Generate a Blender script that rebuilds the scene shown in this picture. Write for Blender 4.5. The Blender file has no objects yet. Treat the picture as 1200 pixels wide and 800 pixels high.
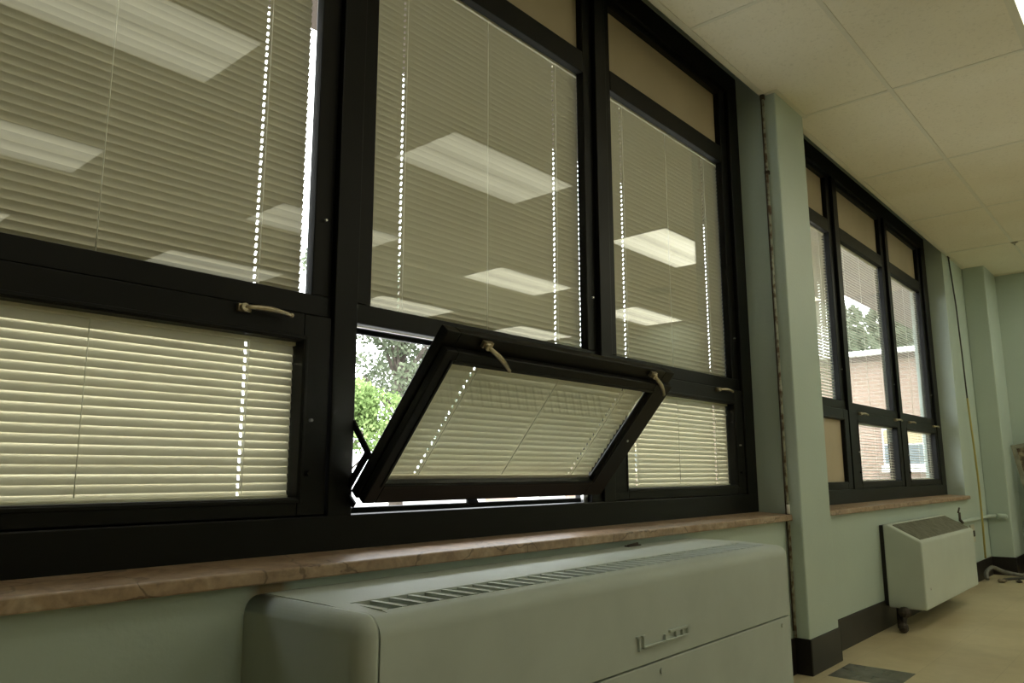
import bpy, bmesh, math, random
from mathutils import Vector, Matrix
random.seed(7)
C = bpy.context.scene.collection
PI = math.pi
sc = bpy.context.scene

YW = -0.14
# ------------------------------------------------------------------ materials
def nodes(name):
    m = bpy.data.materials.new(name); m.use_nodes = True
    nt = m.node_tree; nt.nodes.clear()
    out = nt.nodes.new('ShaderNodeOutputMaterial')
    return m, nt, out
def N(nt, typ, **kw):
    n = nt.nodes.new(typ)
    for k, v in kw.items():
        if k in n.inputs: n.inputs[k].default_value = v
        else: setattr(n, k, v)
    return n
def L(nt, a, b): nt.links.new(a, b)
def ramp(nt, fac, stops):
    r = nt.nodes.new('ShaderNodeValToRGB')
    e = r.color_ramp.elements
    while len(e) < len(stops): e.new(0.5)
    for i, (p, c) in enumerate(stops):
        e[i].position = p; e[i].color = (*c, 1) if len(c) == 3 else c
    if fac is not None: L(nt, fac, r.inputs['Fac'])
    return r
def mixc(nt, fac, a, b, blend='MIX'):
    n = nt.nodes.new('ShaderNodeMix'); n.data_type = 'RGBA'; n.blend_type = blend
    for i, v in ((0, fac), (6, a), (7, b)):
        if hasattr(v, 'is_linked'): L(nt, v, n.inputs[i])
        elif i == 0: n.inputs[0].default_value = v
        else: n.inputs[i].default_value = (*v, 1)
    return n.outputs[2]
def mat(name, col, rough=0.5, metal=0.0, var=0.06, scale=6.0, bump=0.0, bscale=60.0, spec=0.5, col2=None, dist=0.3):
    m, nt, out = nodes(name)
    b = N(nt, 'ShaderNodeBsdfPrincipled', Roughness=rough, Metallic=metal)
    b.inputs['Specular IOR Level'].default_value = spec
    tc = N(nt, 'ShaderNodeTexCoord')
    n = N(nt, 'ShaderNodeTexNoise', Scale=scale, Detail=6.0)
    L(nt, tc.outputs['Object'], n.inputs['Vector'])
    c2 = col2 or tuple(c * (1 - var * 2) for c in col)
    r = ramp(nt, n.outputs['Fac'], [(0.5 - dist/2, c2), (0.5 + dist/2, col)])
    L(nt, r.outputs['Color'], b.inputs['Base Color'])
    if bump:
        n2 = N(nt, 'ShaderNodeTexNoise', Scale=bscale, Detail=4.0)
        L(nt, tc.outputs['Object'], n2.inputs['Vector'])
        bp = N(nt, 'ShaderNodeBump', Strength=bump, Distance=0.004)
        L(nt, n2.outputs['Fac'], bp.inputs['Height']); L(nt, bp.outputs['Normal'], b.inputs['Normal'])
    L(nt, b.outputs['BSDF'], out.inputs['Surface'])
    return m

def wall_mat():
    m, nt, out = nodes('mint_wall_paint')
    b = N(nt, 'ShaderNodeBsdfPrincipled', Roughness=0.42)
    tc = N(nt, 'ShaderNodeTexCoord')
    n = N(nt, 'ShaderNodeTexNoise', Scale=2.2, Detail=5.0); L(nt, tc.outputs['Object'], n.inputs['Vector'])
    r = ramp(nt, n.outputs['Fac'], [(0.3, (0.43, 0.515, 0.465)), (0.7, (0.465, 0.555, 0.495))])
    n2 = N(nt, 'ShaderNodeTexNoise', Scale=14.0, Detail=8.0, Roughness=0.7); L(nt, tc.outputs['Object'], n2.inputs['Vector'])
    r2 = ramp(nt, n2.outputs['Fac'], [(0.70, (1, 1, 1)), (0.80, (0.62, 0.6, 0.5))])
    c0 = mixc(nt, 1.0, r.outputs['Color'], r2.outputs['Color'], 'MULTIPLY')
    # brown water stain on the wall just above the near end of the ventilator
    vd = N(nt, 'ShaderNodeVectorMath'); vd.operation = 'DISTANCE'; vd.inputs[1].default_value = (.955, YW, .70)
    L(nt, tc.outputs['Object'], vd.inputs[0])
    rs = ramp(nt, vd.outputs['Value'], [(0.025, (1, 1, 1)), (0.06, (0, 0, 0))])
    L(nt, mixc(nt, rs.outputs['Color'], c0, (0.30, 0.22, 0.12)), b.inputs['Base Color'])
    n3 = N(nt, 'ShaderNodeTexNoise', Scale=70.0, Detail=4.0); L(nt, tc.outputs['Object'], n3.inputs['Vector'])
    bp = N(nt, 'ShaderNodeBump', Strength=0.25, Distance=0.004)
    L(nt, n3.outputs['Fac'], bp.inputs['Height']); L(nt, bp.outputs['Normal'], b.inputs['Normal'])
    L(nt, b.outputs['BSDF'], out.inputs['Surface'])
    return m

def floor_mat():
    m, nt, out = nodes('tan_vinyl_tile')
    b = N(nt, 'ShaderNodeBsdfPrincipled', Roughness=0.30)
    tc = N(nt, 'ShaderNodeTexCoord')
    mp = N(nt, 'ShaderNodeMapping'); mp.inputs['Location'].default_value = (-4.162, 0.265, 0)
    L(nt, tc.outputs['Object'], mp.inputs['Vector'])
    br = N(nt, 'ShaderNodeTexBrick'); br.offset = 0.0; br.squash = 1.0
    br.inputs['Scale'].default_value = 1.0
    br.inputs['Brick Width'].default_value = 0.305; br.inputs['Row Height'].default_value = 0.305
    br.inputs['Mortar Size'].default_value = 0.0012; br.inputs['Mortar Smooth'].default_value = 0.3
    br.inputs['Color1'].default_value = (0.60, 0.52, 0.34, 1); br.inputs['Color2'].default_value = (0.56, 0.485, 0.315, 1)
    br.inputs['Mortar'].default_value = (0.42, 0.36, 0.23, 1)
    L(nt, mp.outputs['Vector'], br.inputs['Vector'])
    n = N(nt, 'ShaderNodeTexNoise', Scale=14.0, Detail=5.0, Distortion=0.3); L(nt, tc.outputs['Object'], n.inputs['Vector'])
    r = ramp(nt, n.outputs['Fac'], [(0.25, (0.90, 0.89, 0.86)), (0.7, (1, 1, 1))])
    n2 = N(nt, 'ShaderNodeTexNoise', Scale=1.6, Detail=6.0); L(nt, tc.outputs['Object'], n2.inputs['Vector'])
    r2 = ramp(nt, n2.outputs['Fac'], [(0.38, (0.78, 0.75, 0.70)), (0.55, (1, 1, 1))])
    c = mixc(nt, 1.0, br.outputs['Color'], r.outputs['Color'], 'MULTIPLY')
    L(nt, mixc(nt, 0.7, c, r2.outputs['Color'], 'MULTIPLY'), b.inputs['Base Color'])
    L(nt, b.outputs['BSDF'], out.inputs['Surface'])
    return m

def ceil_mat():
    m, nt, out = nodes('mineral_fibre_tile')
    b = N(nt, 'ShaderNodeBsdfPrincipled', Roughness=0.9)
    b.inputs['Specular IOR Level'].default_value = 0.15
    tc = N(nt, 'ShaderNodeTexCoord')
    n = N(nt, 'ShaderNodeTexNoise', Scale=55.0, Detail=5.0, Roughness=0.7); L(nt, tc.outputs['Object'], n.inputs['Vector'])
    r = ramp(nt, n.outputs['Fac'], [(0.30, (0.70, 0.67, 0.54)), (0.46, (0.82, 0.785, 0.65))])
    n2 = N(nt, 'ShaderNodeTexNoise', Scale=1.3, Detail=4.0); L(nt, tc.outputs['Object'], n2.inputs['Vector'])
    r2 = ramp(nt, n2.outputs['Fac'], [(0.35, (0.94, 0.92, 0.88)), (0.6, (1, 1, 1))])
    L(nt, mixc(nt, 1.0, r.outputs['Color'], r2.outputs['Color'], 'MULTIPLY'), b.inputs['Base Color'])
    bp = N(nt, 'ShaderNodeBump', Strength=0.35, Distance=0.003)
    L(nt, n.outputs['Fac'], bp.inputs['Height']); L(nt, bp.outputs['Normal'], b.inputs['Normal'])
    L(nt, b.outputs['BSDF'], out.inputs['Surface'])
    return m

def stone_mat():
    m, nt, out = nodes('brown_marble_sill')
    b = N(nt, 'ShaderNodeBsdfPrincipled', Roughness=0.38)
    tc = N(nt, 'ShaderNodeTexCoord')
    n = N(nt, 'ShaderNodeTexNoise', Scale=7.0, Detail=8.0, Distortion=1.6, Roughness=0.65); L(nt, tc.outputs['Object'], n.inputs['Vector'])
    r = ramp(nt, n.outputs['Fac'], [(0.3, (0.23, 0.145, 0.085)), (0.52, (0.36, 0.25, 0.16)), (0.72, (0.46, 0.355, 0.25))])
    v = N(nt, 'ShaderNodeTexVoronoi', Scale=3.2); v.feature = 'DISTANCE_TO_EDGE'
    n2 = N(nt, 'ShaderNodeTexNoise', Scale=5.0, Detail=5.0); L(nt, tc.outputs['Object'], n2.inputs['Vector'])
    mx = mixc(nt, 0.25, (0, 0, 0), n2.outputs['Color'])
    va = N(nt, 'ShaderNodeVectorMath'); va.operation = 'ADD'
    L(nt, tc.outputs['Object'], va.inputs[0]); L(nt, mx, va.inputs[1]); L(nt, va.outputs[0], v.inputs['Vector'])
    r2 = ramp(nt, v.outputs['Distance'], [(0.004, (0.5, 0.48, 0.45)), (0.012, (1, 1, 1))])
    n3 = N(nt, 'ShaderNodeTexNoise', Scale=60.0, Detail=3.0); L(nt, tc.outputs['Object'], n3.inputs['Vector'])
    r3 = ramp(nt, n3.outputs['Fac'], [(0.35, (0.82, 0.82, 0.82)), (0.6, (1.05, 1.05, 1.05))])
    c = mixc(nt, 1.0, r.outputs['Color'], r2.outputs['Color'], 'MULTIPLY')
    L(nt, mixc(nt, 1.0, c, r3.outputs['Color'], 'MULTIPLY'), b.inputs['Base Color'])
    L(nt, b.outputs['BSDF'], out.inputs['Surface'])
    return m

def glass_mat(tint=(0.97, 0.985, 0.97)):
    m, nt, out = nodes('window_glass')
    t = N(nt, 'ShaderNodeBsdfTransparent'); t.inputs['Color'].default_value = (*tint, 1)
    g = N(nt, 'ShaderNodeBsdfGlossy'); g.inputs['Roughness'].default_value = 0.0
    f = N(nt, 'ShaderNodeFresnel'); f.inputs['IOR'].default_value = 1.45
    ge = N(nt, 'ShaderNodeNewGeometry')      # same index on both faces of the thin pane (no refraction, so no total reflection)
    mr = N(nt, 'ShaderNodeMapRange'); mr.inputs['To Min'].default_value = 1.45; mr.inputs['To Max'].default_value = 1 / 1.45
    L(nt, ge.outputs['Backfacing'], mr.inputs['Value']); L(nt, mr.outputs['Result'], f.inputs['IOR'])
    mx = N(nt, 'ShaderNodeMixShader')
    L(nt, f.outputs[0], mx.inputs[0]); L(nt, t.outputs[0], mx.inputs[1]); L(nt, g.outputs[0], mx.inputs[2])
    L(nt, mx.outputs[0], out.inputs['Surface'])
    return m

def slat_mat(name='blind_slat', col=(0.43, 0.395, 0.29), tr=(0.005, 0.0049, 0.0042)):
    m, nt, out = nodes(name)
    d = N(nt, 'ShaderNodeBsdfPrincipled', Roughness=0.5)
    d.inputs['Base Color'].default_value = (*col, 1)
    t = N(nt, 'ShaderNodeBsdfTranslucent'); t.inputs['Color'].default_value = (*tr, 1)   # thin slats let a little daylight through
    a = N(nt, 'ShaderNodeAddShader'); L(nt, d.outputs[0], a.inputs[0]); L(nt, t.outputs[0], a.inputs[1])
    L(nt, a.outputs[0], out.inputs['Surface'])
    return m

def lens_mat(LENS, name):
    m, nt, out = nodes(name)
    tc = N(nt, 'ShaderNodeTexCoord'); sx = N(nt, 'ShaderNodeSeparateXYZ'); L(nt, tc.outputs['Object'], sx.inputs[0])
    # two fluorescent tubes run along the fixture: brighter bands over each tube
    def mth(op, a, b=None):
        n = nt.nodes.new('ShaderNodeMath'); n.operation = op
        for i, v in enumerate((a, b)):
            if v is None: continue
            if hasattr(v, 'is_linked'): L(nt, v, n.inputs[i])
            else: n.inputs[i].default_value = v
        return n.outputs[0]
    ay = mth('ABSOLUTE', sx.outputs['Y'])
    d = mth('SUBTRACT', ay, 0.13)
    g = mth('POWER', 2.718, mth('MULTIPLY', mth('MULTIPLY', d, d), -55.0))
    st = mth('ADD', mth('MULTIPLY', g, LENS * 0.65), LENS * 0.5)
    e = N(nt, 'ShaderNodeEmission'); e.inputs['Color'].default_value = (1.0, 0.97, 0.74, 1)
    L(nt, st, e.inputs['Strength'])
    L(nt, e.outputs[0], out.inputs['Surface'])
    return m

def brick_mat(name, c1, c2, mortar):
    m, nt, out = nodes(name)
    b = N(nt, 'ShaderNodeBsdfPrincipled', Roughness=0.9)
    tc = N(nt, 'ShaderNodeTexCoord'); sx = N(nt, 'ShaderNodeSeparateXYZ'); L(nt, tc.outputs['Object'], sx.inputs[0])
    ad = N(nt, 'ShaderNodeMath'); ad.operation = 'ADD'; L(nt, sx.outputs['X'], ad.inputs[0]); L(nt, sx.outputs['Y'], ad.inputs[1])
    cb = N(nt, 'ShaderNodeCombineXYZ'); L(nt, ad.outputs[0], cb.inputs['X']); L(nt, sx.outputs['Z'], cb.inputs['Y'])
    br = N(nt, 'ShaderNodeTexBrick'); br.inputs['Scale'].default_value = 1.0
    br.inputs['Brick Width'].default_value = 0.21; br.inputs['Row Height'].default_value = 0.075; br.inputs['Mortar Size'].default_value = 0.008
    br.inputs['Color1'].default_value = (*c1, 1); br.inputs['Color2'].default_value = (*c2, 1); br.inputs['Mortar'].default_value = (*mortar, 1)
    L(nt, cb.outputs[0], br.inputs['Vector']); L(nt, br.outputs['Color'], b.inputs['Base Color'])
    L(nt, b.outputs['BSDF'], out.inputs['Surface'])
    return m

def leaf_mat(name, a, b_):
    m, nt, out = nodes(name)
    d = N(nt, 'ShaderNodeBsdfDiffuse'); t = N(nt, 'ShaderNodeBsdfTranslucent')
    tc = N(nt, 'ShaderNodeTexCoord'); n = N(nt, 'ShaderNodeTexNoise', Scale=1.7, Detail=5.0); L(nt, tc.outputs['Object'], n.inputs['Vector'])
    r = ramp(nt, n.outputs['Fac'], [(0.35, a), (0.65, b_)])
    L(nt, r.outputs['Color'], d.inputs['Color']); L(nt, r.outputs['Color'], t.inputs['Color'])
    mx = N(nt, 'ShaderNodeMixShader'); mx.inputs[0].default_value = 0.35
    L(nt, d.outputs[0], mx.inputs[1]); L(nt, t.outputs[0], mx.inputs[2]); L(nt, mx.outputs[0], out.inputs['Surface'])
    return m

M = {}
M['wall'] = wall_mat(); M['floor'] = floor_mat(); M['ceil'] = ceil_mat(); M['stone'] = stone_mat()
M['glass'] = glass_mat(); M['slat'] = slat_mat(); M['slat_lit'] = slat_mat('lit_blind_slat', (0.74, 0.70, 0.56), (0.008, 0.0078, 0.007)); M['lens'] = lens_mat(3.0, 'dim_tube_light_lens'); M['lens_bright'] = lens_mat(5.2, 'bright_tube_light_lens')
M['tgrid'] = mat('ceiling_grid_enamel', (0.73, 0.71, 0.58), 0.5, var=0.03)
M['black'] = mat('black_window_metal', (0.0055, 0.0055, 0.0042), 0.40, var=0.12, scale=9, bump=0.03, bscale=120, spec=0.18)
M['spandrel'] = mat('tan_spandrel_panel', (0.50, 0.42, 0.29), 0.6, var=0.05, scale=3)
M['base'] = mat('dark_brown_vinyl_base', (0.010, 0.0075, 0.006), 0.45, var=0.2, scale=10)
M['vent'] = mat('pale_green_enamel', (0.47, 0.525, 0.49), 0.6, var=0.045, scale=5, bump=0.05, bscale=40, spec=0.3)
M['vent_dark'] = mat('grille_recess', (0.20, 0.235, 0.18), 0.7)
M['heater'] = mat('pale_green_heater_enamel', (0.54, 0.60, 0.54), 0.36, var=0.03, scale=5)
M['hgrille'] = mat('dusty_grille_metal', (0.30, 0.30, 0.235), 0.55, metal=0.3, var=0.15, scale=22)
M['brass'] = mat('tarnished_nickel', (0.55, 0.48, 0.34), 0.35, metal=0.85, var=0.15, scale=40)
M['steel'] = mat('bare_steel', (0.62, 0.62, 0.60), 0.3, metal=0.9, var=0.1, scale=40)
M['alu'] = mat('bare_aluminium_strip', (0.55, 0.55, 0.55), 0.35, metal=0.9)
M['pipe'] = mat('chipped_pipe_paint', (0.42, 0.44, 0.35), 0.5, var=0.1, scale=24, col2=(0.13, 0.085, 0.05), dist=0.14)
M['rust'] = mat('rusty_iron', (0.06, 0.045, 0.03), 0.7, var=0.25, scale=30)
M['cord'] = mat('blind_cord', (0.93, 0.91, 0.80), 0.7, var=0.02)
M['rail'] = mat('blind_rail_enamel', (0.74, 0.69, 0.55), 0.4)
M['darktile'] = mat('grey_vinyl_tile', (0.17, 0.175, 0.15), 0.25, var=0.18, scale=14)
M['cable'] = mat('black_cable_sheath', (0.035, 0.035, 0.03), 0.5)
M['yellow'] = mat('yellow_cable_sheath', (0.42, 0.36, 0.10), 0.5)
M['hose'] = mat('grey_hose_rubber', (0.17, 0.17, 0.15), 0.5, var=0.2, scale=30)
M['white'] = mat('white_paint', (0.80, 0.80, 0.77), 0.6, var=0.03)
M['panel'] = mat('stained_panel', (0.36, 0.31, 0.21), 0.6, var=0.2, scale=16, col2=(0.09, 0.065, 0.04), dist=0.2)
M['brick'] = brick_mat('red_brick', (0.24, 0.165, 0.13), (0.20, 0.14, 0.105), (0.26, 0.22, 0.185))
M['soffit'] = mat('brown_soffit_board', (0.11, 0.078, 0.064), 0.8)
M['concrete'] = mat('pale_concrete', (0.36, 0.355, 0.335), 0.9, var=0.06, scale=0.7)
M['wglass'] = mat('dark_window_glass', (0.10, 0.13, 0.14), 0.1)
M['ypanel'] = mat('ochre_window_panel', (0.36, 0.29, 0.17), 0.6)
M['gpanel'] = mat('grey_door_paint', (0.30, 0.31, 0.30), 0.6)
M['bark'] = mat('tree_bark', (0.12, 0.10, 0.08), 0.9, var=0.25, scale=8)
M['leafA'] = leaf_mat('bright_leaves', (0.12, 0.19, 0.06), (0.22, 0.30, 0.12))
M['leafB'] = leaf_mat('grey_green_leaves', (0.085, 0.105, 0.066), (0.15, 0.175, 0.115))
M['leafC'] = leaf_mat('dull_green_leaves', (0.10, 0.125, 0.08), (0.16, 0.19, 0.13))
M['plate'] = mat('outlet_plastic', (0.52, 0.50, 0.38), 0.4)
M['spk'] = mat('speaker_grille_metal', (0.38, 0.36, 0.29), 0.6)

# ------------------------------------------------------------------ mesh helpers
class MB:
    def __init__(s): s.bm = bmesh.new(); s.fm = []
    def box(s, x0, x1, y0, y1, z0, z1):
        b = s.bm
        v = [b.verts.new(p) for p in ((x0,y0,z0),(x1,y0,z0),(x1,y1,z0),(x0,y1,z0),(x0,y0,z1),(x1,y0,z1),(x1,y1,z1),(x0,y1,z1))]
        for f in ((3,2,1,0),(4,5,6,7),(0,1,5,4),(1,2,6,5),(2,3,7,6),(3,0,4,7)): b.faces.new([v[i] for i in f])
        return s
    def prism_x(s, prof, x0, x1):     # prof: list of (y,z), extruded along X
        b = s.bm
        a = [b.verts.new((x0, y, z)) for y, z in prof]; c = [b.verts.new((x1, y, z)) for y, z in prof]
        n = len(prof)
        b.faces.new(a); b.faces.new(c[::-1])
        for i in range(n): b.faces.new((a[i], c[i], c[(i+1) % n], a[(i+1) % n]))
        return s
    def tube(s, pts, r, seg=10, cap=True):
        b = s.bm; pts = [Vector(p) for p in pts]; rings = []
        rs = r if isinstance(r, (list, tuple)) else [r] * len(pts)
        ref = None
        for i, p in enumerate(pts):
            if i == 0: t = pts[1] - p
            elif i == len(pts) - 1: t = p - pts[i-1]
            else: t = (pts[i+1] - p).normalized() + (p - pts[i-1]).normalized()
            t.normalize()
            if ref is None:
                ref = Vector((0, 0, 1)) if abs(t.z) < 0.9 else Vector((1, 0, 0))
            u = (ref - t * ref.dot(t)).normalized(); w = t.cross(u); ref = u
            rings.append([b.verts.new(p + (u * math.cos(2*PI*k/seg) + w * math.sin(2*PI*k/seg)) * rs[i]) for k in range(seg)])
        for a, c in zip(rings, rings[1:]):
            for k in range(seg): b.faces.new((a[k], a[(k+1) % seg], c[(k+1) % seg], c[k])).smooth = True
        if cap: b.faces.new(rings[0][::-1]); b.faces.new(rings[-1])
        return s
    def bar(s, p, q, w, h, up=(0, 0, 1)):   # rectangular bar from p to q
        p, q = Vector(p), Vector(q); t = (q - p).normalized(); up = Vector(up)
        u = (up - t * up.dot(t)).normalized(); n = t.cross(u); b = s.bm; rr = []
        for c in (p, q): rr.append([b.verts.new(c + n * (a * w / 2) + u * (d * h / 2)) for a, d in ((-1,-1),(1,-1),(1,1),(-1,1))])
        b.faces.new(rr[0][::-1]); b.faces.new(rr[1])
        for k in range(4): b.faces.new((rr[0][k], rr[0][(k+1) % 4], rr[1][(k+1) % 4], rr[1][k]))
        return s
    def ball(s, c, r, seg=12):
        bmesh.ops.create_uvsphere(s.bm, u_segments=seg, v_segments=max(6, seg//2), radius=1.0,
            matrix=Matrix.Translation(c) @ Matrix.Diagonal((*(r if isinstance(r, (tuple, list)) else (r, r, r)), 1)))
        return s
    def frame(s, x0, x1, z0, z1, wl, wr, wb, wt, y0, y1):   # rectangular frame in the XZ plane
        s.box(x0, x0 + wl, y0, y1, z0, z1); s.box(x1 - wr, x1, y0, y1, z0, z1)
        s.box(x0 + wl, x1 - wr, y0, y1, z0, z0 + wb); s.box(x0 + wl, x1 - wr, y0, y1, z1 - wt, z1)
        return s
    def build(s, name, m, parent=None, bevel=0.0, seg=2, local=False, smooth=False, loc=None):
        me = bpy.data.meshes.new(name)
        off = Vector((0, 0, 0))
        if parent is not None and not local:
            p = parent
            while p is not None: off += p.location; p = p.parent
        if loc is not None: off += Vector(loc)
        if off.length: bmesh.ops.translate(s.bm, verts=s.bm.verts, vec=-off)
        bmesh.ops.recalc_face_normals(s.bm, faces=s.bm.faces)
        if smooth:
            for f in s.bm.faces: f.smooth = True
        s.bm.to_mesh(me); s.bm.free()
        o = bpy.data.objects.new(name, me); C.objects.link(o)
        me.materials.append(m)
        if parent is not None: o.parent = parent
        if loc is not None: o.location = loc
        if bevel:
            bv = o.modifiers.new('bevel', 'BEVEL'); bv.width = bevel; bv.segments = seg; bv.limit_method = 'ANGLE'; bv.angle_limit = 0.6
        return o
def tag(o, label=None, cat=None, group=None, kind=None):
    if label: o['label'] = label
    if cat: o['category'] = cat
    if group: o['group'] = group
    if kind: o['kind'] = kind
    return o
def thing(name, loc, label, cat, group=None, kind=None):
    o = bpy.data.objects.new(name, None); C.objects.link(o); o.location = loc; o.empty_display_size = 0.1
    return tag(o, label, cat, group, kind)
def copy_tree(o, parent=None):
    c = o.copy(); C.objects.link(c); c.parent = parent
    for ch in list(o.children): copy_tree(ch, c)
    return c

# ------------------------------------------------------------------ dimensions (metres; y=0 is the face of the window mullions)
H = 2.952            # ceiling
YW = -0.14           # face of the window wall
XF = 9.14            # far wall
XB, YB = -7.0, -10.4  # room limits behind the camera
PX0, PX1, PY = 3.80, 4.195, -0.215    # pillar between the windows
FX0, FY = 8.58, -0.333                # pillar in the far corner
Z0 = 0.755           # bottom of window frames
ZT = 3.10            # top of window frames, above the suspended ceiling
# ------------------------------------------------------------------ setting
b = MB().box(XB - .1, XF + .1, YB - .1, 0.16, -0.12, 0.0)
fl = tag(b.build('floor', M['floor']), 'tan vinyl tile floor', 'floor', kind='structure')
MB().box(3.857, 4.162, -0.57, -0.265, 0.0, 0.0012).build('tile', M['darktile'], fl)['label'] = 'single dark grey floor tile'

b = MB().box(XB, XF, YB, YW, H, H + 0.05)
ce = tag(b.build('ceiling', M['ceil']), 'off-white suspended tile ceiling', 'ceiling', kind='structure')
gx = [2.972 + 1.2195 * k for k in range(-6, 6)]
gy = [-0.687 - 0.61 * k for k in range(0, 16)]
g = MB()
for x in gx: g.box(x - .011, x + .011, YB, YW, H - .0025, H + .002)
for y in gy: g.box(XB, XF, y - .011, y + .011, H - .003, H + .002)
g.build('grid', M['tgrid'], ce)
t = MB()    # wall angle along the window side
t.box(XB, PX0, YW - .001, YW + .003, H - .004, H + .03); t.box(XB, PX0, YW - .028, YW, H - .004, H - .001)
t.box(PX1, FX0, YW - .028, YW, H - .004, H - .001); t.box(PX1, FX0, YW - .001, YW + .003, H - .004, H + .03)
t.box(PX0 - .022, PX1 + .022, PY - .022, PY, H - .004, H - .001); t.box(PX0 - .022, PX0, PY, YW - .02, H - .004, H - .001)
t.box(XF - .022, XF, YB, FY, H - .004, H - .001)
t.build('edge_trim', M['tgrid'], ce)

b = MB()
b.box(XB, PX0, YW, 0.12, 0, 0.715)                 # below window 1
tag(b.build('wall_left', M['wall'], bevel=.004), 'mint green wall below the near window', 'wall', kind='structure')
b = MB()
b.box(PX1, FX0 + .3, YW, 0.12, 0, 0.715)           # below window 2
tag(b.build('wall_left', M['wall'], bevel=.004), 'mint green wall below the far window', 'wall', kind='structure')
b = MB()
b.box(XB, -0.16, YW, 0.16, 0.715, 3.25)
b.box(7.765, FX0 + .3, YW, 0.16, 0.715, 3.25)      # right of window 2
b.box(PX0, PX1, YW, 0.16, 0.0, 3.25)               # pier behind the pillar
b.box(-0.16, 7.765, 0.0, 0.16, ZT, 3.25)           # lintel over both windows
b.box(XB - .12, XF + .12, YB - .12, 0.16, 3.25, 3.30)
wl = tag(b.build('wall_left', M['wall'], bevel=.004), 'mint green window wall', 'wall', kind='structure')
b = MB().box(PX0, PX1, PY, YW + .002, 0, H + .1)
tag(b.build('trim_1', M['wall'], bevel=.008, seg=3), 'mint green pillar between the two window banks', 'pillar', kind='structure')
b = MB().box(FX0, XF + .01, FY, YW + .002, 0, H + .1)
tag(b.build('trim_2', M['wall'], bevel=.012, seg=3), 'mint green pillar in the far corner', 'pillar', kind='structure')
tag(MB().box(XF, XF + .12, YB - .1, 0.16, 0, 3.25).build('wall_far', M['wall']), 'mint green far wall', 'wall', kind='structure')
tag(MB().box(XB - .12, XB, YB - .1, 0.16, 0, 3.25).build('wall_near', M['wall']), 'mint green wall behind the camera', 'wall', kind='structure')
tag(MB().box(XB, XF, YB - .12, YB, 0, 3.25).build('wall_right', M['wall']), 'mint green wall facing the windows', 'wall', kind='structure')

bb = MB(); bt = .008; bh = .165
def bs(b_, x0, x1, y0, y1):
    b_.box(x0, x1, y0, y1, 0, bh)
bs(bb, XB, PX0 - bt, YW - bt, YW); bs(bb, PX1 + bt, FX0 - bt, YW - bt, YW)
bs(bb, PX0 - bt, PX0, PY - bt, YW); bs(bb, PX0, PX1, PY - bt, PY); bs(bb, PX1, PX1 + bt, PY - bt, YW)
bs(bb, FX0 - bt, FX0, FY - bt, YW); bs(bb, FX0, XF, FY - bt, FY)
tag(bb.build('baseboard_left', M['base'], bevel=.003), 'black vinyl baseboard under the windows', 'baseboard', kind='structure')
bb = MB(); bs(bb, XF - bt, XF, YB, FY - bt)
tag(bb.build('baseboard_far', M['base'], bevel=.003), 'black vinyl baseboard on the far wall', 'baseboard', kind='structure')

# ------------------------------------------------------------------ windows
UZ0, UZ1 = 1.410, 2.560     # upper glass
LZ0, LZ1 = 0.885, 1.280     # lower glass
SZ0, SZ1 = 0.840, 1.352     # lower sash, outer
GY = 0.038                  # inner glass face
def make_window(name, label, mull, glass, lower, xl, xr, sill_x):
    """mull: centres of inner mullions; glass: upper glass (x0,x1) per bay; lower: lower glass per bay; opaque set"""
    w = thing(name, ((xl + xr) / 2, 0, Z0), label, 'window', kind='structure')
    # outer frame
    MB().box(xl, xr, 0.0, .10, Z0 - .012, SZ0 - .002).build('bottom_rail', M['black'], w, .004)
    MB().box(xl, xr, 0.0, .10, 2.985, ZT).build('header', M['black'], w, .004)
    MB().box(xl, glass[0][0] - .07, 0.0, .10, SZ0 - .006, 2.985).build('jamb', M['black'], w, .004)
    MB().box(glass[-1][1] + .07, xr, 0.0, .10, SZ0 - .006, 2.985).build('jamb', M['black'], w, .004)
    for c in mull:
        MB().box(c - .038, c + .038, 0.0, .10, SZ0 - .006, 2.985).build('mullion', M['black'], w, .003)
    edges = [glass[0][0] - .07] + [v for c in mull for v in (c - .038, c + .038)] + [glass[-1][1] + .07]
    for i, (g0, g1) in enumerate(glass):
        a, bq = edges[2 * i], edges[2 * i + 1]
        f = MB()
        f.box(a, bq, .018, .09, SZ1 + .002, UZ0)            # transom
        f.box(a, bq, .0865, .10, SZ1 - .012, SZ1 + .02); f.box(a, bq, .0865, .10, SZ0 - .01, SZ0 + .012)   # stops behind the lower sash
        f.box(a, g0, .020, .055, UZ0, 2.985); f.box(g1, bq, .020, .055, UZ0, 2.985)
        f.box(g0, g1, .020, .055, UZ1, 2.652)                # bar under the spandrel
        f.box(g0, g1, .020, .09, 2.955, 2.985)
        f.build('lite_frame', M['black'], w, .003)
        MB().box(g0 - .008, g1 + .008, GY, GY + .004, UZ0 - .008, UZ1 + .008).build('glass_pane', M['glass'], w)
        MB().box(g0 - .004, g1 + .004, .05, .07, 2.648, 2.96).build('spandrel_panel', M['spandrel'], w)['label'] = 'opaque tan panel above the glass'
        pn = MB()
        pn.tube([((g1 + bq) / 2, .024, 1.62), ((g1 + bq) / 2, .010, 1.62)], .0035, 8)
        pn.build('pin', M['steel'], w)
    # stone sill
    s0, s1 = sill_x
    prof = [(.02, Z0 - .004), (YW - .028, .741), (YW - .030, .712), (.02, .712)]
    MB().prism_x(prof, s0, s1).build('window_sill', M['stone'], w, .004)['label'] = 'brown marble sill'
    return w
G1 = [(.085, 1.135), (1.33, 2.377), (2.575, 3.615)]
G2 = [(4.27, 5.21), (5.44, 6.41), (6.637, 7.545)]
w1 = make_window('window_1', 'near bank of black framed windows', [1.2325, 2.476], G1, None, -.16, PX0, (-.165, PX0 - .002))
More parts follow.
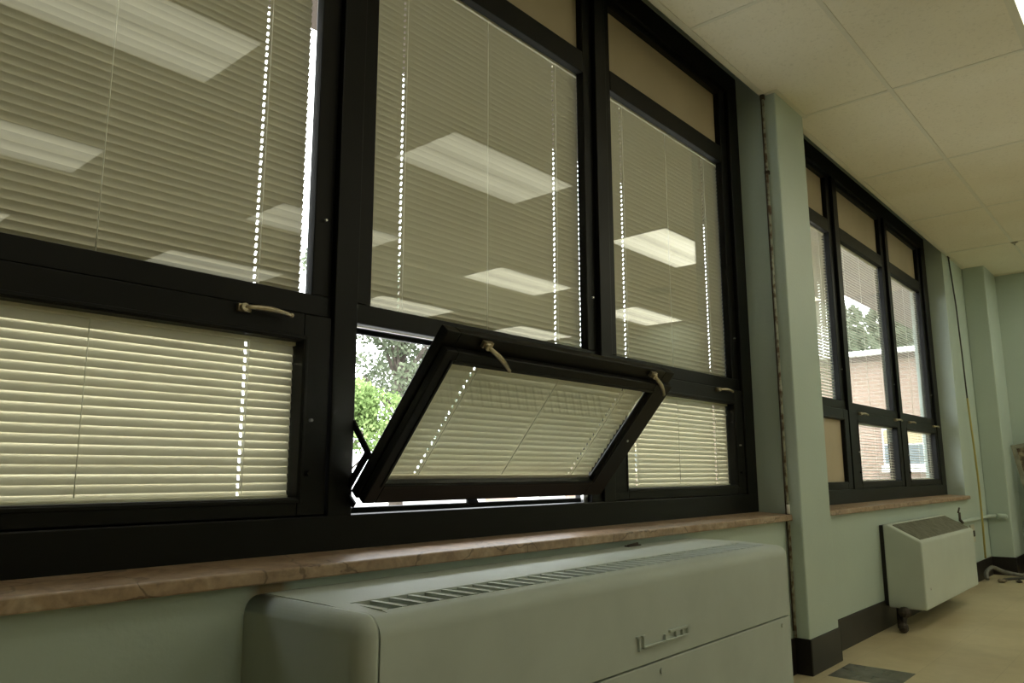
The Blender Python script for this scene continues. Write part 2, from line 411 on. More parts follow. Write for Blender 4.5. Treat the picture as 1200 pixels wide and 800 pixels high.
w2 = make_window('window_2', 'far bank of black framed windows beyond the pillar', [5.325, 6.523], G2, None, PX1, 7.765, (PX1 + .002, 7.80))

# ------------------------------------------------------------------ blinds
def make_blind(x0, x1, z0, z1, tilt, label, yc=.068, cords=(.14, .86), rail_gap=0.0, pitch=.0205, width=.0255, gap_r=0.004, group=None,
               loc=None, drop=0.012, rail_tilt=0.0):
    """tilt in degrees from horizontal; positive tilts the room-side edge up."""
    o = thing('venetian_blind', ((x0 + x1) / 2, yc, z0), label, 'blind', group or 'venetian blinds in the windows')
    if loc: pass
    xa, xb = x0 + .002, x1 - gap_r
    MB().box(xa, xb, yc - .013, yc + .013, z1 - .012, z1 + .006).build('head_rail', M['rail'], o, .002)
    rb = MB().box(xa, xb, yc - .007, yc + .007, z0 - .003, z0 + .011)
    rb.build('bottom_rail', M['rail'], o, .003)
    th = math.radians(tilt); m = MB(); bm = m.bm
    hw = .0030
    hx = [x0 + (x1 - x0) * c for c in cords]
    xs = [xa]
    for h in hx: xs += [h - hw, h + hw]
    xs.append(xb)
    z = z1 - .022; k = 0
    zl = z0 + .013; cnt = max(2, round((z - zl) / pitch)); pitch = (z - zl) / cnt
    K = 7
    rnd = random.Random(int(x0 * 1000 + z0 * 10))
    while k <= cnt:
        dt = th + math.radians(rnd.uniform(-1.6, 1.6)); zz = z + rnd.uniform(-.0006, .0006)
        grid = []
        for x in xs:
            col = []
            for j in range(K + 1):
                s_ = (j / K - .5) * width
                cr = .0011 * (1 - (2 * j / K - 1) ** 2)       # crown
                y = yc - s_ * math.cos(dt) + cr * math.sin(dt)
                q = zz + s_ * math.sin(dt) + cr * math.cos(dt)
                col.append(bm.verts.new((x, y, q)))
            grid.append(col)
        for i in range(len(xs) - 1):
            hole = (i % 2 == 1)
            for j in range(K):
                if hole and j in (2, 3, 4): continue
                f = bm.faces.new((grid[i][j], grid[i+1][j], grid[i+1][j+1], grid[i][j+1])); f.smooth = True
        z -= pitch; k += 1
    m.build('slats', M['slat_lit' if z1 < 1.4 and x0 < 4 else 'slat'], o)  # near lower slats coloured paler to imitate the extra light on them
    dy = width / 2 * math.cos(th) + .003
    for h in hx:
        MB().tube([(h + .0075, yc - dy, z1 - .012), (h + .0075, yc - dy, z0 + .014)], .0010, 5).build('ladder_cord', M['cord'], o)
    xm = (x0 + x1) / 2
    MB().tube([(xm, yc - dy, z1 - .012), (xm, yc - dy, z0 + .014)], .0013, 6).build('ladder_cord', M['cord'], o)
    return o
CL = 67
make_blind(.078, 1.143, UZ0 - .004, UZ1 + .004, CL, 'closed tan blind filling the leftmost upper pane of the near window', gap_r=.017)
make_blind(1.322, 2.385, UZ0 - .004, UZ1 + .004, CL, 'closed tan blind in the upper pane directly above the open sash', gap_r=-.010)
make_blind(2.567, 3.623, UZ0 - .004, UZ1 + .004, CL, 'closed tan blind in the upper pane beside the pillar', gap_r=-.016)
make_blind(4.262, 5.218, UZ0 - .004, UZ1 + .004, 16, 'half open blind in the upper pane just right of the pillar, partly hidden by it')
make_blind(5.432, 6.418, UZ0 - .004, UZ1 + .004, -19, 'open blind in the middle upper pane of the far window, trees and sky showing through')
make_blind(6.629, 7.553, UZ0 - .004, UZ1 + .004, -19, 'open blind in the rightmost upper pane of the far window')

# ------------------------------------------------------------------ sashes
def lever(parent, x, y, z, ang, flip=1, local=False, name='latch_handle'):
    """cam handle: bracket, pivot and curved lever lying in the XZ plane"""
    m = MB()
    m.box(x - .012, x + .022, y - .010, y, z - .009, z + .009)
    m.tube([(x, y - .004, z), (x, y - .022, z)], .0095, 12)
    ca, sa = math.cos(ang), math.sin(ang); pts = []; rs = []
    for k in range(9):
        s_ = k / 8 * .125
        bow = .004 * math.sin(k / 8 * PI)
        dx, dz = s_ * ca - bow * sa * flip, s_ * sa + bow * ca * flip
        pts.append((x + dx, y - .018 - .010 * math.sin(k / 8 * PI * .8), z + dz)); rs.append(.0075 - .0025 * abs(k / 8 - .45) * 2)
    m.tube(pts, rs, 8)
    m.ball(pts[-1], .0062, 8)
    return m.build(name, M['brass'], parent, local=local)
def closed_sash(x0, x1, g0, g1, label, handles, opaque=False, pinx=None):
    win = w1 if x0 < 3.8 else w2
    o = bpy.data.objects.new('window_sash', None); C.objects.link(o); o.parent = win; o['label'] = label
    o.location = Vector(((x0 + x1) / 2, .05, SZ0)) - win.location
    MB().frame(x0, x1, SZ0, SZ1, g0 - x0, x1 - g1, LZ0 - SZ0, SZ1 - LZ1, .006, .085).build('sash_frame', M['black'], o, .003)
    MB().frame(g0 - .014, g1 + .014, LZ0 - .014, LZ1 + .014, .010, .010, .010, .010, .003, .010).build('glazing_bead', M['black'], o, .002)
    if opaque:
        MB().box(g0, g1, .03, .05, LZ0, LZ1).build('opaque_panel', M['spandrel'], o)['label'] = 'opaque tan panel'
    else:
        MB().box(g0 - .005, g1 + .005, GY - .012, GY - .008, LZ0 - .005, LZ1 + .005).build('glass_pane', M['glass'], o)
    for hx in handles: lever(o, hx, .006, 1.338, -.02)
    if pinx:
        p = MB(); p.tube([(pinx, .008, 1.078), (pinx, -.004, 1.078)], .004, 8); p.build('pin', M['steel'], o)
        p = MB(); p.tube([(pinx - .002, .008, .945), (pinx - .002, -.006, .945)], .007, 8); p.build('bolt', M['black'], o)
    return o
closed_sash(.03, 1.190, .11, 1.107, 'closed lower sash at the left edge of the near window', [.22, .928], pinx=1.135)
closed_sash(2.518, 3.68, 2.615, 3.588, 'closed lower sash beside the pillar, right of the open sash', [2.70, 3.405], pinx=3.625)
closed_sash(4.22, 5.283, 4.29, 5.19, 'closed lower sash with an opaque tan panel beside the pillar', [], True)
closed_sash(5.367, 6.481, 5.475, 6.394, 'closed lower sash in the middle of the far window', [5.50, 6.33], pinx=5.44)
closed_sash(6.565, 7.61, 6.663, 7.553, 'closed lower sash at the right end of the far window', [6.72, 7.48], pinx=6.63)
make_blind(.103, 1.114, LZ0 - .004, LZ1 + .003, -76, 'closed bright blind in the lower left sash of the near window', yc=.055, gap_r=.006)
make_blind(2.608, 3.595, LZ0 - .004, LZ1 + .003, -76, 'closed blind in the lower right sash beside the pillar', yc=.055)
make_blind(5.468, 6.400, LZ0 - .004, LZ1 + .003, -17, 'open blind in the middle lower sash of the far window', yc=.055)
make_blind(6.656, 7.560, LZ0 - .004, LZ1 + .003, -17, 'open blind in the right lower sash of the far window', yc=.055)

# jamb liner and aluminium strips around the open bay (part of window 1)
j = MB(); j.box(2.372, 2.438, .012, .09, SZ0 - .006, SZ1 + .004); j.box(1.2705, 1.276, .03, .09, SZ0 - .006, SZ1 + .004)
j.build('jamb_liner', M['black'], w1, .002)
MB().box(1.276, 2.372, .004, .010, SZ0 - .006, SZ0 - .002).build('weather_strip', M['alu'], w1)
MB().box(1.276, 2.372, .055, .060, SZ0 - .006, SZ0 + .012).build('weather_strip', M['black'], w1)
MB().box(1.276, 2.372, .030, .036, SZ1 - .006, SZ1 - .002).build('weather_strip', M['alu'], w1)
kp = MB(); kp.box(2.345, 2.372, .030, .044, SZ0 - .006, SZ0 + .040); kp.tube([(2.352, .034, .846), (2.358, .026, .862), (2.350, .028, .874)], .004, 6)
kp.build('keeper', M['steel'], w1, .001)

# open hopper sash: local frame has origin at its lower front edge, x along the wall, z up the sash, y outward
TH = math.radians(40)
sx0, sx1 = 1.266, 2.338
so = thing('hopper_window', (0, -.05, .866), 'open black hopper window tilted into the room between two closed sashes', 'window')
so.rotation_euler = (TH, 0, 0)
gx0, gx1, gz0, gz1 = 1.306, 2.233, .065, .445
f = MB().frame(sx0, sx1, 0, .482, gx0 - sx0, sx1 - gx1, gz0, .482 - gz1, 0, .022)
f.build('sash_frame', M['black'], so, .003, local=True)
f = MB().frame(sx0 - .004, sx1 + .012, -.004, .522, .046, .06, .05, .07, .026, .056)
f.build('sash_flange', M['black'], so, .003, local=True)
MB().frame(gx0 - .012, gx1 + .012, gz0 - .012, gz1 + .012, .009, .009, .009, .009, -.003, .004).build('glazing_bead', M['black'], so, .002, local=True)
MB().box(gx0 - .004, gx1 + .004, .010, .014, gz0 - .004, gz1 + .004).build('glass_pane', M['glass'], so, local=True)
MB().box(gx0 - .004, gx1 + .004, .050, .054, gz0 - .004, gz1 + .004).build('glass_pane', M['glass'], so, local=True)
lever(so, 1.40, .024, .506, math.radians(-26), 1, True)
lever(so, 2.205, .024, .506, math.radians(-28), 1, True)
kn = MB(); kn.tube([(1.68, .006, -.004), (1.68, .006, -.018)], [.022, .014], 14); kn.build('knob', M['black'], so, local=True)
pn = MB(); pn.tube([(2.28, .004, .245), (2.28, -.004, .245)], .004, 8); pn.build('pin', M['steel'], so, local=True)
# its blind, hanging inside the sash glass
bl = make_blind(gx0 - .006, gx1 + .006, gz0 - .003, gz1 + .003, -64, 'slanting blind between the glass panes of the open sash', yc=.033, cords=(.13, .87))
bl.matrix_world = Matrix.Translation(so.location) @ Matrix.Rotation(TH, 4, 'X') @ Matrix.Translation(bl.location)
# friction stays
st = MB()
st.bar((1.272, .025, 1.10), (1.262, -.082, .985), .006, .018)
st.bar((1.261, -.070, .993), (1.264, .030, .885), .006, .020)
st.bar((1.264, .030, .905), (1.263, -.020, .862), .006, .016)
st.tube([(1.258, -.076, .988), (1.270, -.076, .988)], .009, 10)
tag(st.build('window_stay', M['black']), 'black folding stay arm at the left edge of the open sash', 'window stay')

# ------------------------------------------------------------------ near unit ventilator
VX0, VS, VX1 = .895, .940, 2.80
VF, VT = -.535, .687
uv = thing('unit_ventilator', ((VX0 + VX1) / 2, -.34, 0), 'long pale green metal ventilator cabinet under the near window', 'heater')
R_ = .036
def vprof(zb, r=R_, n=7, yb=YW):
    p = [(yb, zb), (yb, VT + .003), (-.36, VT + .003)]
    for k in range(n + 1):
        a = PI / 2 * k / n
        p.append((VF + r - r * math.sin(a), VT - .004 - r + r * math.cos(a)))
    p += [(VF, zb)]
    return p
# end cap with rounded outer edges
m = MB(); m.box(VX0, VS - .004, VF, YW - .001, .10, VT + .002)
bmesh.ops.recalc_face_normals(m.bm, faces=m.bm.faces)
def sel(e):
    a, c = e.verts[0].co, e.verts[1].co
    left = abs(a.x - VX0) < 1e-4 and abs(c.x - VX0) < 1e-4
    top = abs(a.z - VT - .002) < 1e-4 and abs(c.z - VT - .002) < 1e-4
    front = abs(a.y - VF) < 1e-4 and abs(c.y - VF) < 1e-4
    return (left and (top or front)) or (top and front)
bmesh.ops.bevel(m.bm, geom=[e for e in m.bm.edges if sel(e)], offset=.034, segments=7, profile=.5, affect='EDGES')
for f_ in m.bm.faces: f_.smooth = True
cap = m.build('end_cap', M['vent'], uv)
cap.modifiers.new('w', 'WEIGHTED_NORMAL').keep_sharp = True
# top and upper front cover in one rounded sheet, with a slotted discharge grille let into the deck
SY0, SY1 = -.382, -.482
def cover(x0, x1, skip=None):
    return MB().prism_x(vprof(.448), x0, x1)
GX0, GX1, GP = .985, 2.74, .0500
m = MB()
m.prism_x(vprof(.448), VS, GX0); m.prism_x(vprof(.448), GX1, VX1)
m.prism_x([(YW, .448), (YW, VT + .003), (-.36, VT + .003), (SY0, VT + .002), (SY0, .448)], GX0, GX1)
pf = [(SY1, .448), (SY1, VT - .001)]
for k in range(8):
    a = PI / 2 * k / 7; pf.append((VF + R_ - R_ * math.sin(a), VT - .004 - R_ + R_ * math.cos(a)))
pf.append((VF, .448)); m.prism_x(pf, GX0, GX1)
bmesh.ops.remove_doubles(m.bm, verts=m.bm.verts, dist=.0002)
for f_ in m.bm.faces: f_.smooth = abs(f_.normal.x) < .5
cv = m.build('cover', M['vent'], uv)
cv.modifiers.new('w', 'EDGE_SPLIT').split_angle = 0.35
g = MB()
x = GX0
while x < GX1 - .02:
    g.box(x, x + .013, SY1, SY0, VT - .016, VT + .0005)
    g.bar((x + .032, SY0, VT - .009), (x + .032, SY1, VT - .009), .003, .012, up=(.5, 0, 1))
    if (x - GX0) / GP > 3.5: g.box(x + .012, x + GP + .001, SY1, SY0, VT - .012, VT - .0055)
    x += GP
g.box(GX1 - .012, GX1, SY1, SY0, VT - .016, VT + .0005)
g.build('grille', M['vent'], uv)
MB().box(GX0, GX1, SY1, SY0, .60, VT - .017).build('grille_recess', M['vent'], uv)
MB().box(VS, VX1, VF + .001, YW, .10, .4425).build('access_panel', M['vent'], uv, .003)
MB().box(VS + .03, VX1 - .03, VF + .06, YW, .0, .10).build('plinth', M['base'], uv)
for sx in (1.911, 2.725):
    s_ = MB(); s_.tube([(sx, VF + .002, .428 - .01), (sx, VF - .003, .428 - .01)], .007, 12)
    s_.box(sx - .006, sx + .006, VF - .0036, VF - .002, .4172, .4188); s_.build('screw', M['vent'], uv)
# raised nameplate mark: two tall strokes, long base line, short stroke and a boxed end
e = MB(); y0, y1 = VF - .007, VF + .001
def st_(x0, x1, z0, z1): e.box(x0, x1, y0, y1, z0, z1)
bx, bz = 1.795, .489
st_(bx, bx + .006, bz - .004, bz + .033); st_(bx - .008, bx + .006, bz + .029, bz + .034)
st_(bx + .022, bx + .028, bz, bz + .033); st_(bx + .018, bx + .032, bz + .029, bz + .034)
st_(bx + .022, bx + .262, bz, bz + .005)
st_(bx + .132, bx + .138, bz, bz + .020)
st_(bx + .160, bx + .262, bz + .020, bz + .027); st_(bx + .256, bx + .262, bz, bz + .027)
st_(bx + .19, bx + .196, bz + .005, bz + .02); st_(bx + .225, bx + .231, bz + .005, bz + .02)
e.build('nameplate', M['vent'], uv, .0012)
c_ = MB(); c_.box(2.33, 2.41, YW - .030, YW - .012, VT + .003, VT + .007); c_.tube([(2.34, YW - .02, VT + .006), (2.40, YW - .022, VT + .011)], .004, 6)
tag(c_.build('metal_clip', M['rust']), 'small rusty clip at the back edge of the ventilator top', 'clip')

# ------------------------------------------------------------------ far convector heater
hx0, hx1, hf, hb = 5.24, 6.70, -.378, YW - .022
cv = thing('convector_heater', ((hx0 + hx1) / 2, -.26, .13), 'pale green wall heater with a sloping grille top under the far window', 'heater')
HT, HF, HB = .622, .525, .125
m = MB().prism_x([(hb, HB), (hb, HT), (hb - .028, HT), (hf, HF), (hf, HB)], hx0, hx1)
m.build('cabinet', M['heater'], cv, .010, 3)
import math as _m
sl = (HT - HF) / (hb - .028 - hf)
def zs(y): return HF + (y - hf) * sl
ya, yb2 = hb - .045, hf + .018
g = MB()
g.prism_x([(ya, zs(ya) + .001), (ya, zs(ya) + .004), (yb2, zs(yb2) + .004), (yb2, zs(yb2) + .001)], hx0 + .055, hx1 - .055)
n = 60
for k in range(n):
    x = hx0 + .06 + (hx1 - hx0 - .12) * k / (n - 1)
    g.prism_x([(ya, zs(ya) + .003), (ya, zs(ya) + .0075), (yb2, zs(yb2) + .0075), (yb2, zs(yb2) + .003)], x - .004, x + .004)
g.build('grille', M['hgrille'], cv)
sc_ = MB(); sc_.tube([(hx0 + .12, hf + .002, .24), (hx0 + .12, hf - .004, .24)], .006, 10); sc_.build('screw', M['steel'], cv)
MB().box(hx0 + .004, hx1 - .004, YW - .024, YW - .0005, HB + .01, HT - .006).build('gap_filler', M['base'], cv)  # dark filler standing in for the shaded gap between cabinet and wall
vv = MB()
vv.tube([(5.30, -.20, .0), (5.30, -.20, .1235)], .013, 10); vv.ball((5.192, -.262, .112), (.036, .036, .033), 12)
vv.tube([(5.192, -.262, .10), (5.160, -.262, .035)], .014, 10); vv.ball((5.150, -.262, .030), (.031, .030, .030), 10)
vv.tube([(5.175, -.262, .065), (5.30, -.20, .065)], .012, 8)
tag(vv.build('radiator_valve', M['rust']), 'dark rusty valve below the left end of the wall heater', 'valve')

# ------------------------------------------------------------------ pipes, cables, bits on the wall
cp = thing('conduit_pipe', (3.786, -.152, .15), 'thin chipped vertical pipe in the corner beside the pillar', 'pipe')
MB().tube([(3.786, -.152, .168), (3.786, -.152, H - .004)], .0075, 10).build('pipe', M['pipe'], cp)
for z in (1.33, 2.28): MB().tube([(3.786, -.152, z), (3.786, -.152, z + .045)], .0115, 10).build('coupling', M['pipe'], cp)
cl = MB(); cl.box(3.775, 3.798, -.163, -.143, 2.50, 2.516); cl.tube([(3.782, -.165, 2.508), (3.768, -.165, 2.508)], .006, 8); cl.build('clamp', M['rust'], cp)
MB().tube([(3.786, -.152, H - .03), (3.786, -.152, H - .002)], .013, 10).build('end_fitting', M['rust'], cp)
MB().tube([(3.786, -.152, .744), (3.786, -.152, .79)], .0105, 10).build('collar', M['white'], cp)
MB().tube([(3.773, -.149, H - .01), (3.772, -.1485, 2.1), (3.774, -.149, 1.4), (3.771, -.149, .78), (3.774, -.149, .2)], .0035, 6).build('wire', M['rust'], cp)

cd = thing('hanging_cable', (8.2, YW - .012, .21), 'thin cable running down the wall right of the far window', 'cable')
MB().tube([(7.985, -.150, H - .002), (8.05, -.160, 2.5), (8.045, -.170, 2.04), (7.99, -.186, 1.60)], .0065, 8).build('upper_cable', M['cable'], cd)['label'] = 'black upper length'
MB().tube([(7.99, -.186, 1.61), (8.05, -.187, 1.2), (8.096, -.187, .87), (8.09, -.187, .51), (8.074, -.184, .19)], .0085, 8).build('lower_cable', M['yellow'], cd)['label'] = 'yellow lower length'
MB().tube([(7.95, -.150, H - .006), (8.03, -.150, H - .006)], .006, 8).build('hook', M['rust'], cd)

pp = thing('water_pipe', (8.0, -.18, .5), 'white painted pipe running from the wall heater to the corner pillar', 'pipe')
MB().tube([(6.706, -.159, .475), (7.15, -.159, .535), (7.35, -.159, .535), (8.52, -.159, .535), (8.553, -.20, .535), (8.553, -.31, .535)], .017, 12).build('pipe', M['wall'], pp)
MB().tube([(8.553, -.225, .535), (8.553, -.30, .535)], .026, 12).build('fitting', M['wall'], pp)
tv = MB(); tv.tube([(7.24, -.185, .55), (7.24, -.185, .62)], .009, 8); tv.tube([(7.20, -.185, .62), (7.25, -.185, .655)], .007, 8); tv.tube([(7.24, -.185, .56), (7.30, -.19, .535)], .011, 8)
tv.build('shutoff_valve', M['rust'], pp)['label'] = 'dark valve with a small lever'
ol = thing('wall_outlet', (7.87, YW, .41), 'small square wall outlet low beside the heater', 'outlet')
MB().box(7.78, 7.93, YW - .010, YW, .34, .49).build('cover_plate', M['plate'], ol, .003)
MB().box(7.83, 7.88, YW - .022, YW - .008, .39, .44).build('socket', M['rust'], ol, .002)

# leaning framed panel at the right edge
lp = thing('leaning_panel', (9.03, -.62, 0), 'stained framed panel leaning against the far wall', 'panel')
def lean(o): o.rotation_euler = (0, math.radians(7), 0)
pw = .60
MB().frame(0, .001, 0, 0, 0, 0, 0, 0, 0, 0).bm.free()
def lbox(m, y0, y1, z0, z1, x0, x1): m.box(x0, x1, y0, y1, z0, z1); return m
m = MB(); lbox(m, -.30, .28, .03, 1.19, -.012, .004); m.build('board', M['panel'], lp, local=True)
m = MB()
lbox(m, .26, .30, 0, 1.215, -.022, .012); lbox(m, -.32, -.28, 0, 1.215, -.022, .012); lbox(m, -.28, .26, 1.175, 1.215, -.022, .012); lbox(m, -.28, .26, 0, .04, -.022, .012)
m.build('edge_frame', M['hgrille'], lp, .002, local=True)
lp.location = (8.85, -.848, .058); lp.rotation_euler = (math.radians(-10), math.radians(4), 0)

# hoses and scraps on the floor in the far corner
def chain(pts, n=8):     # smooth curve through the points
    out = []
    P_ = [Vector(p) for p in pts]; P_ = [P_[0]] + P_ + [P_[-1]]
    for a, b_, c, d in zip(P_, P_[1:], P_[2:], P_[3:]):
        for k in range(n):
            t = k / n
            out.append(.5 * (2*b_ + (c - a)*t + (2*a - 5*b_ + 4*c - d)*t*t + (3*b_ - a - 3*c + d)*t**3))
    return out + [P_[-1]]
h = MB()
h.tube(chain([(7.98, -.20, .020), (8.02, -.19, .07), (8.16, -.215, .105), (8.32, -.28, .055), (8.48, -.40, .020), (8.62, -.47, .022), (8.69, -.62, .020), (8.70, -.86, .020)]), .018, 8)
tag(h.build('hose', M['hose']), 'grey hose looping along the floor in the far corner', 'hose')
h = MB()
h.tube(chain([(8.12, -.30, .012), (8.25, -.36, .012), (8.36, -.45, .012), (8.46, -.58, .012), (8.56, -.66, .012), (8.58, -.80, .012)]), .011, 8)
tag(h.build('power_cord', M['cable']), 'black cord lying on the floor beside the grey hose', 'cord')
for i, (x, y, r, lab) in enumerate([(8.00, -.31, .035, 'crumpled tan scrap on the floor just right of the heater'), (8.30, -.62, .028, 'small dark scrap on the floor in front of the cord'), (8.08, -.42, .026, 'small brown scrap on the floor near the end of the cord')]):
    m = MB(); bmesh.ops.create_icosphere(m.bm, subdivisions=2, radius=1)
    rn = random.Random(i)
    for v in m.bm.verts: v.co = Vector((v.co.x * r * 1.6 * rn.uniform(.7, 1.2) + x, v.co.y * r * rn.uniform(.7, 1.2) + y, max(.001, v.co.z * r * .5 * rn.uniform(.6, 1.2) + r * .45)))
    tag(m.build('scrap', M[('panel', 'cable', 'rust')[i]]), lab, 'scrap', 'scraps on the floor by the far corner')

# ceiling bits
hk = MB(); hk.tube([(7.86, -.70, H - .003), (7.86, -.70, H - .014)], [.03, .014], 12); hk.tube([(7.86, -.70, H - .012), (7.86, -.70, H - .028)], .006, 8)
tag(hk.build('ceiling_hook', M['spk']), 'small round hook fixed under the ceiling grid near the far wall', 'hook')
spk = thing('ceiling_speaker', (7.36, -2.5, H), 'round grey ceiling speaker mirrored as a dark disc in the pane beside the pillar', 'speaker')
MB().tube([(7.36, -2.5, H - .001), (7.36, -2.5, H - .012)], [.17, .155], 28).build('rim', M['spk'], spk)
MB().tube([(7.36, -2.5, H - .011), (7.36, -2.5, H - .016)], [.135, .12], 28).build('grille', M['vent_dark'], spk)

# ------------------------------------------------------------------ fluorescent fixtures, 8 ft by 6 ft grid
fx = [2.972 + 2.439 * k + .61 for k in (-1, 0, 1, 2)]
fy = [-1.602 - 1.83 * k for k in (0, 1, 2, 3)]  # fourth row is added out of view to raise the room light
names_x = ['left of the open window', 'in front of the pillar', 'facing the far window', 'by the far wall']
names_y = ['row nearest the windows', 'second row from the windows', 'third row from the windows', 'added unseen fourth row from the windows']
cl0 = None
for iy, y in enumerate(fy):
    for ix, x in enumerate(fx):
        lab = 'recessed ceiling light in the %s, %s' % (names_y[iy], names_x[ix])
        if cl0 is None:
            cl0 = thing('ceiling_light', (x, y, H), lab, 'ceiling light', 'recessed ceiling lights')
            MB().frame(-.605, .605, -.30, .30, .022, .022, .022, .022, -.006, .001).bm.free()
            f = MB()
            for a in ((-.605, .605, -.30, -.28), (-.605, .605, .28, .30), (-.605, -.583, -.28, .28), (.583, .605, -.28, .28)):
                f.box(a[0], a[1], a[2], a[3], -.007, .001)
            f.build('frame', M['tgrid'], cl0, local=True)
            MB().box(-.583, .583, -.28, .28, -.004, -.001).build('lens', M['lens'], cl0, local=True)
            o = cl0
        else:
            o = copy_tree(cl0); o.location = (x, y, H)
            if ix >= 2:                       # far fixtures glow brighter, set to lift the light at that end
                for ch in o.children:
                    if ch.name.startswith('lens'):
                        ch.data = ch.data.copy(); ch.data.materials[0] = M['lens_bright']
            tag(o, lab, 'ceiling light', 'recessed ceiling lights')

# ------------------------------------------------------------------ outdoors
tag(MB().box(-14, 70, .16, 80, -.5, -.2).build('ground', M['concrete']), 'pale concrete yard outside the windows', 'ground', kind='structure')
tag(MB().box(XB, 14, .10, 1.50, 3.32, 3.55).box(XB, 14, .10, 1.50, 3.215, 3.32).build('roof_overhang', M['soffit']), 'brown roof overhang outside the windows', 'roof', kind='structure')
wb = thing('brick_building', (18, 7, -.2), 'red brick wing with a white gutter seen through the far window', 'building')
wx = 16.0
MB().box(wx, wx + 8, .6, 13.4, -.2, 3.12).build('wall', M['brick'], wb)
MB().box(wx - .05, wx + 8.1, .5, 13.5, 3.12, 3.30).build('roof', M['soffit'], wb)
MB().box(wx - .22, wx - .05, .5, 13.5, 3.22, 3.31).build('gutter', M['white'], wb)['label'] = 'white gutter'
for y in (2.08, 4.9, 7.7):
    wf = MB().frame(0, 0.001, 0, 0.001, 0, 0, 0, 0, 0, 0); wf.bm.free()
    f = MB(); f.box(wx - .03, wx + .01, y, y + .74, 1.08, 1.78)
    w_ = f.build('window', M['white'], wb)
    MB().box(wx - .04, wx - .02, y + .03, y + .35, 1.11, 1.46).build('pane', M['wglass'], w_)
    MB().box(wx - .04, wx - .02, y + .39, y + .71, 1.11, 1.46).build('pane', M['wglass'], w_)
    MB().box(wx - .04, wx - .02, y + .03, y + .71, 1.49, 1.75).build('upper_panel', M['ypanel'], w_)['label'] = 'ochre panel'
    MB().box(wx - .10, wx + .01, y - .03, y + .77, .95, 1.08).build('sill', M['white'], w_)
MB().box(wx - .03, wx + .01, 11.42, 12.18, -.2, 1.9).build('door', M['white'], wb)['label'] = 'white door'
MB().box(wx - .03, wx + .01, 10.56, 11.42, -.2, 1.9).build('door', M['gpanel'], wb)['label'] = 'grey door'

def tree(label, loc, h, trunk_r, blobs, nleaf, ls, lm, seed):
    o = thing('tree', loc, label, 'tree', 'trees outside the windows')
    rn = random.Random(seed)
    x, y, z = loc
    m = MB(); top = h * .82
    m.tube([(x, y, z), (x + .05, y, z + top * .4), (x - .05, y + .05, z + top * .75), (x, y, z + top)], [trunk_r, trunk_r * .75, trunk_r * .45, trunk_r * .12], 8)
    for (bx_, by_, bz_, br, bh_) in blobs:
        zz = max(.25 * h, bz_ - br * .9)
        m.tube([(x, y, z + zz * .8), (x + bx_ * .5, y + by_ * .5, z + zz + .1 * br), (x + bx_, y + by_, z + bz_)], [trunk_r * .35, trunk_r * .22, trunk_r * .06], 5)
    m.build('trunk', M['bark'], o)
    m = MB(); bm = m.bm
    tot = sum(b_[3] ** 2 * b_[4] for b_ in blobs)
    for (bx_, by_, bz_, br, bh_) in blobs:
        k = int(nleaf * br ** 2 * bh_ / tot)
        for _ in range(k):
            while True:
                p = Vector((rn.uniform(-1, 1), rn.uniform(-1, 1), rn.uniform(-1, 1)))
                if .25 < p.length < 1: break
            if rn.random() < .7: p = p.normalized() * rn.uniform(.7, 1.02)
            c = Vector((x + bx_ + p.x * br, y + by_ + p.y * br, z + bz_ + p.z * bh_))
            n_ = Vector((rn.gauss(0, 1), rn.gauss(0, 1), rn.gauss(0, 1))).normalized()
            u = n_.orthogonal().normalized(); w_ = n_.cross(u); s_ = ls * rn.uniform(.6, 1.3)
            v = [bm.verts.new(c + u * s_), bm.verts.new(c + w_ * s_ * .55), bm.verts.new(c - u * s_), bm.verts.new(c - w_ * s_ * .55)]
            bm.faces.new(v)
    me = m.build('foliage', lm, o)
    return o
rn = random.Random(3)
blobs = [(rn.uniform(-2.6, 2.6), rn.uniform(-2, 2), rn.uniform(2.0, 8.4), rn.uniform(.55, 1.15), rn.uniform(.45, .9)) for _ in range(34)]
tree('tall grey-green tree with sky between its branches beyond the open sash', (16.8, 18.2, -.2), 9.5, .24, blobs, 17000, .085, M['leafB'], 11)
blobs = [(rn.uniform(-.6, .6), rn.uniform(-.6, .6), rn.uniform(1.5, 2.6), rn.uniform(.35, .55), rn.uniform(.35, .5)) for _ in range(14)]
tree('small bright green tree seen through the gap left of the open sash', (8.95, 10.35, -.2), 3.0, .07, blobs, 9000, .05, M['leafA'], 12)
blobs = [(0, 0, 1.2 + .8 * k, 2.1 - .27 * k, .8) for k in range(7)]
tree('pointed green tree behind the brick building, left of the gap of sky', (27.0, 6.6, -.2), 7.0, .2, blobs, 15000, .16, M['leafC'], 13)
blobs = [(rn.uniform(-.5, .5), rn.uniform(-.5, .5), 1.2 + .9 * k, 2.3 - .22 * k, .9) for k in range(8)]
tree('rounded green tree behind the brick building, right of the gap of sky', (35.0, 7.5, -.2), 8.2, .2, blobs, 17000, .18, M['leafC'], 14)

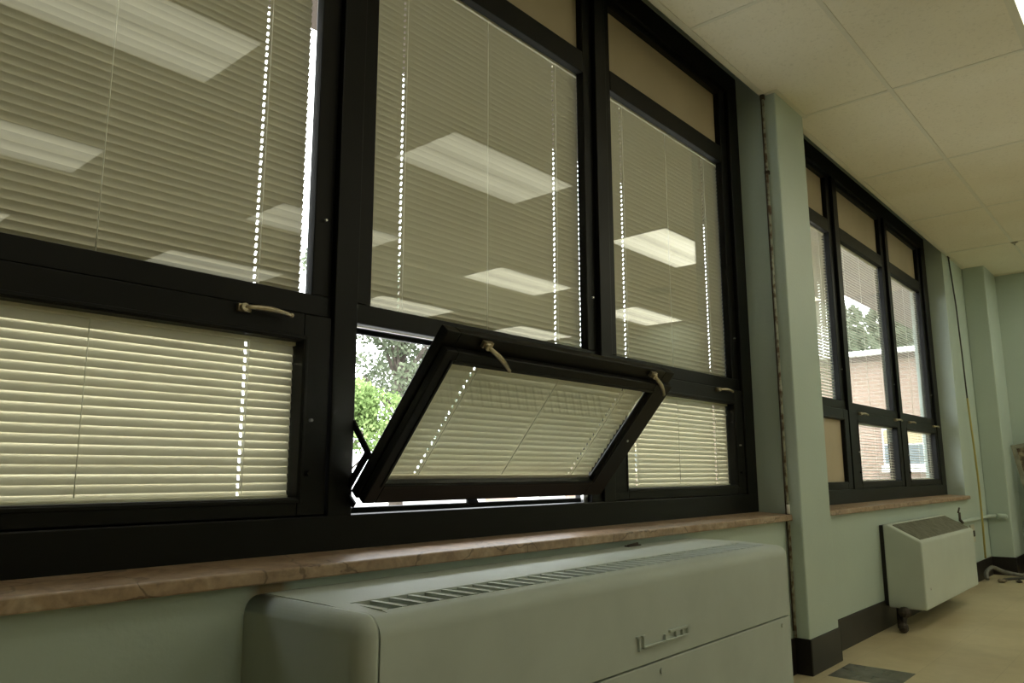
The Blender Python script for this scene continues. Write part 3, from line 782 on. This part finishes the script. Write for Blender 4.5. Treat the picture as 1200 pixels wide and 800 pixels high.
# ------------------------------------------------------------------ sky
w = bpy.data.worlds.new('overcast_sky'); sc.world = w; w.use_nodes = True
nt = w.node_tree; bg = nt.nodes['Background']
tc = N(nt, 'ShaderNodeTexCoord'); n = N(nt, 'ShaderNodeTexNoise', Scale=2.0, Detail=4.0); L(nt, tc.outputs['Generated'], n.inputs['Vector'])
r = ramp(nt, n.outputs['Fac'], [(0.3, (0.84, 0.91, 0.97)), (0.7, (1.0, 1.0, 1.0))])
L(nt, r.outputs['Color'], bg.inputs['Color']); bg.inputs['Strength'].default_value = 8.5

sl_ = bpy.data.lights.new('hazy_sun', 'SUN'); sl_.energy = 7.0; sl_.angle = math.radians(25); sl_.color = (1, .97, .9)
so_ = bpy.data.objects.new('hazy_sun', sl_); C.objects.link(so_); so_.location = (-6, -8, 14)
so_.rotation_euler = Vector((.40, .50, -.77)).to_track_quat('-Z', 'Y').to_euler()
# ------------------------------------------------------------------ camera
f_px = 898.88; yaw, pit, rol = .849696, .170254, -.002405
fw = Vector((math.sin(yaw) * math.cos(pit), math.cos(yaw) * math.cos(pit), math.sin(pit)))
rt = Vector((math.cos(yaw), -math.sin(yaw), 0)); up = rt.cross(fw)
c_, s_ = math.cos(rol), math.sin(rol)
r2 = rt * c_ + up * s_; u2 = up * c_ - rt * s_
cam = bpy.data.cameras.new('camera'); co = bpy.data.objects.new('camera', cam); C.objects.link(co)
mw = Matrix.Identity(4)
for i in range(3):
    mw[i][0] = r2[i]; mw[i][1] = u2[i]; mw[i][2] = -fw[i]
mw[0][3], mw[1][3], mw[2][3] = 0.0, -1.68, .943
co.matrix_world = mw
cam.sensor_width = 36; cam.lens = f_px * 36 / 1200; cam.clip_start = .05; cam.clip_end = 300
sc.camera = co

sc.view_settings.view_transform = 'Standard'; sc.view_settings.look = 'None'
sc.view_settings.gamma = 1.0; sc.view_settings.use_curve_mapping = False
sc.view_settings.exposure = 0.08
sc.cycles.use_denoising = True
sc.cycles.transparent_max_bounces = 24
sc.cycles.max_bounces = 10; sc.cycles.diffuse_bounces = 6
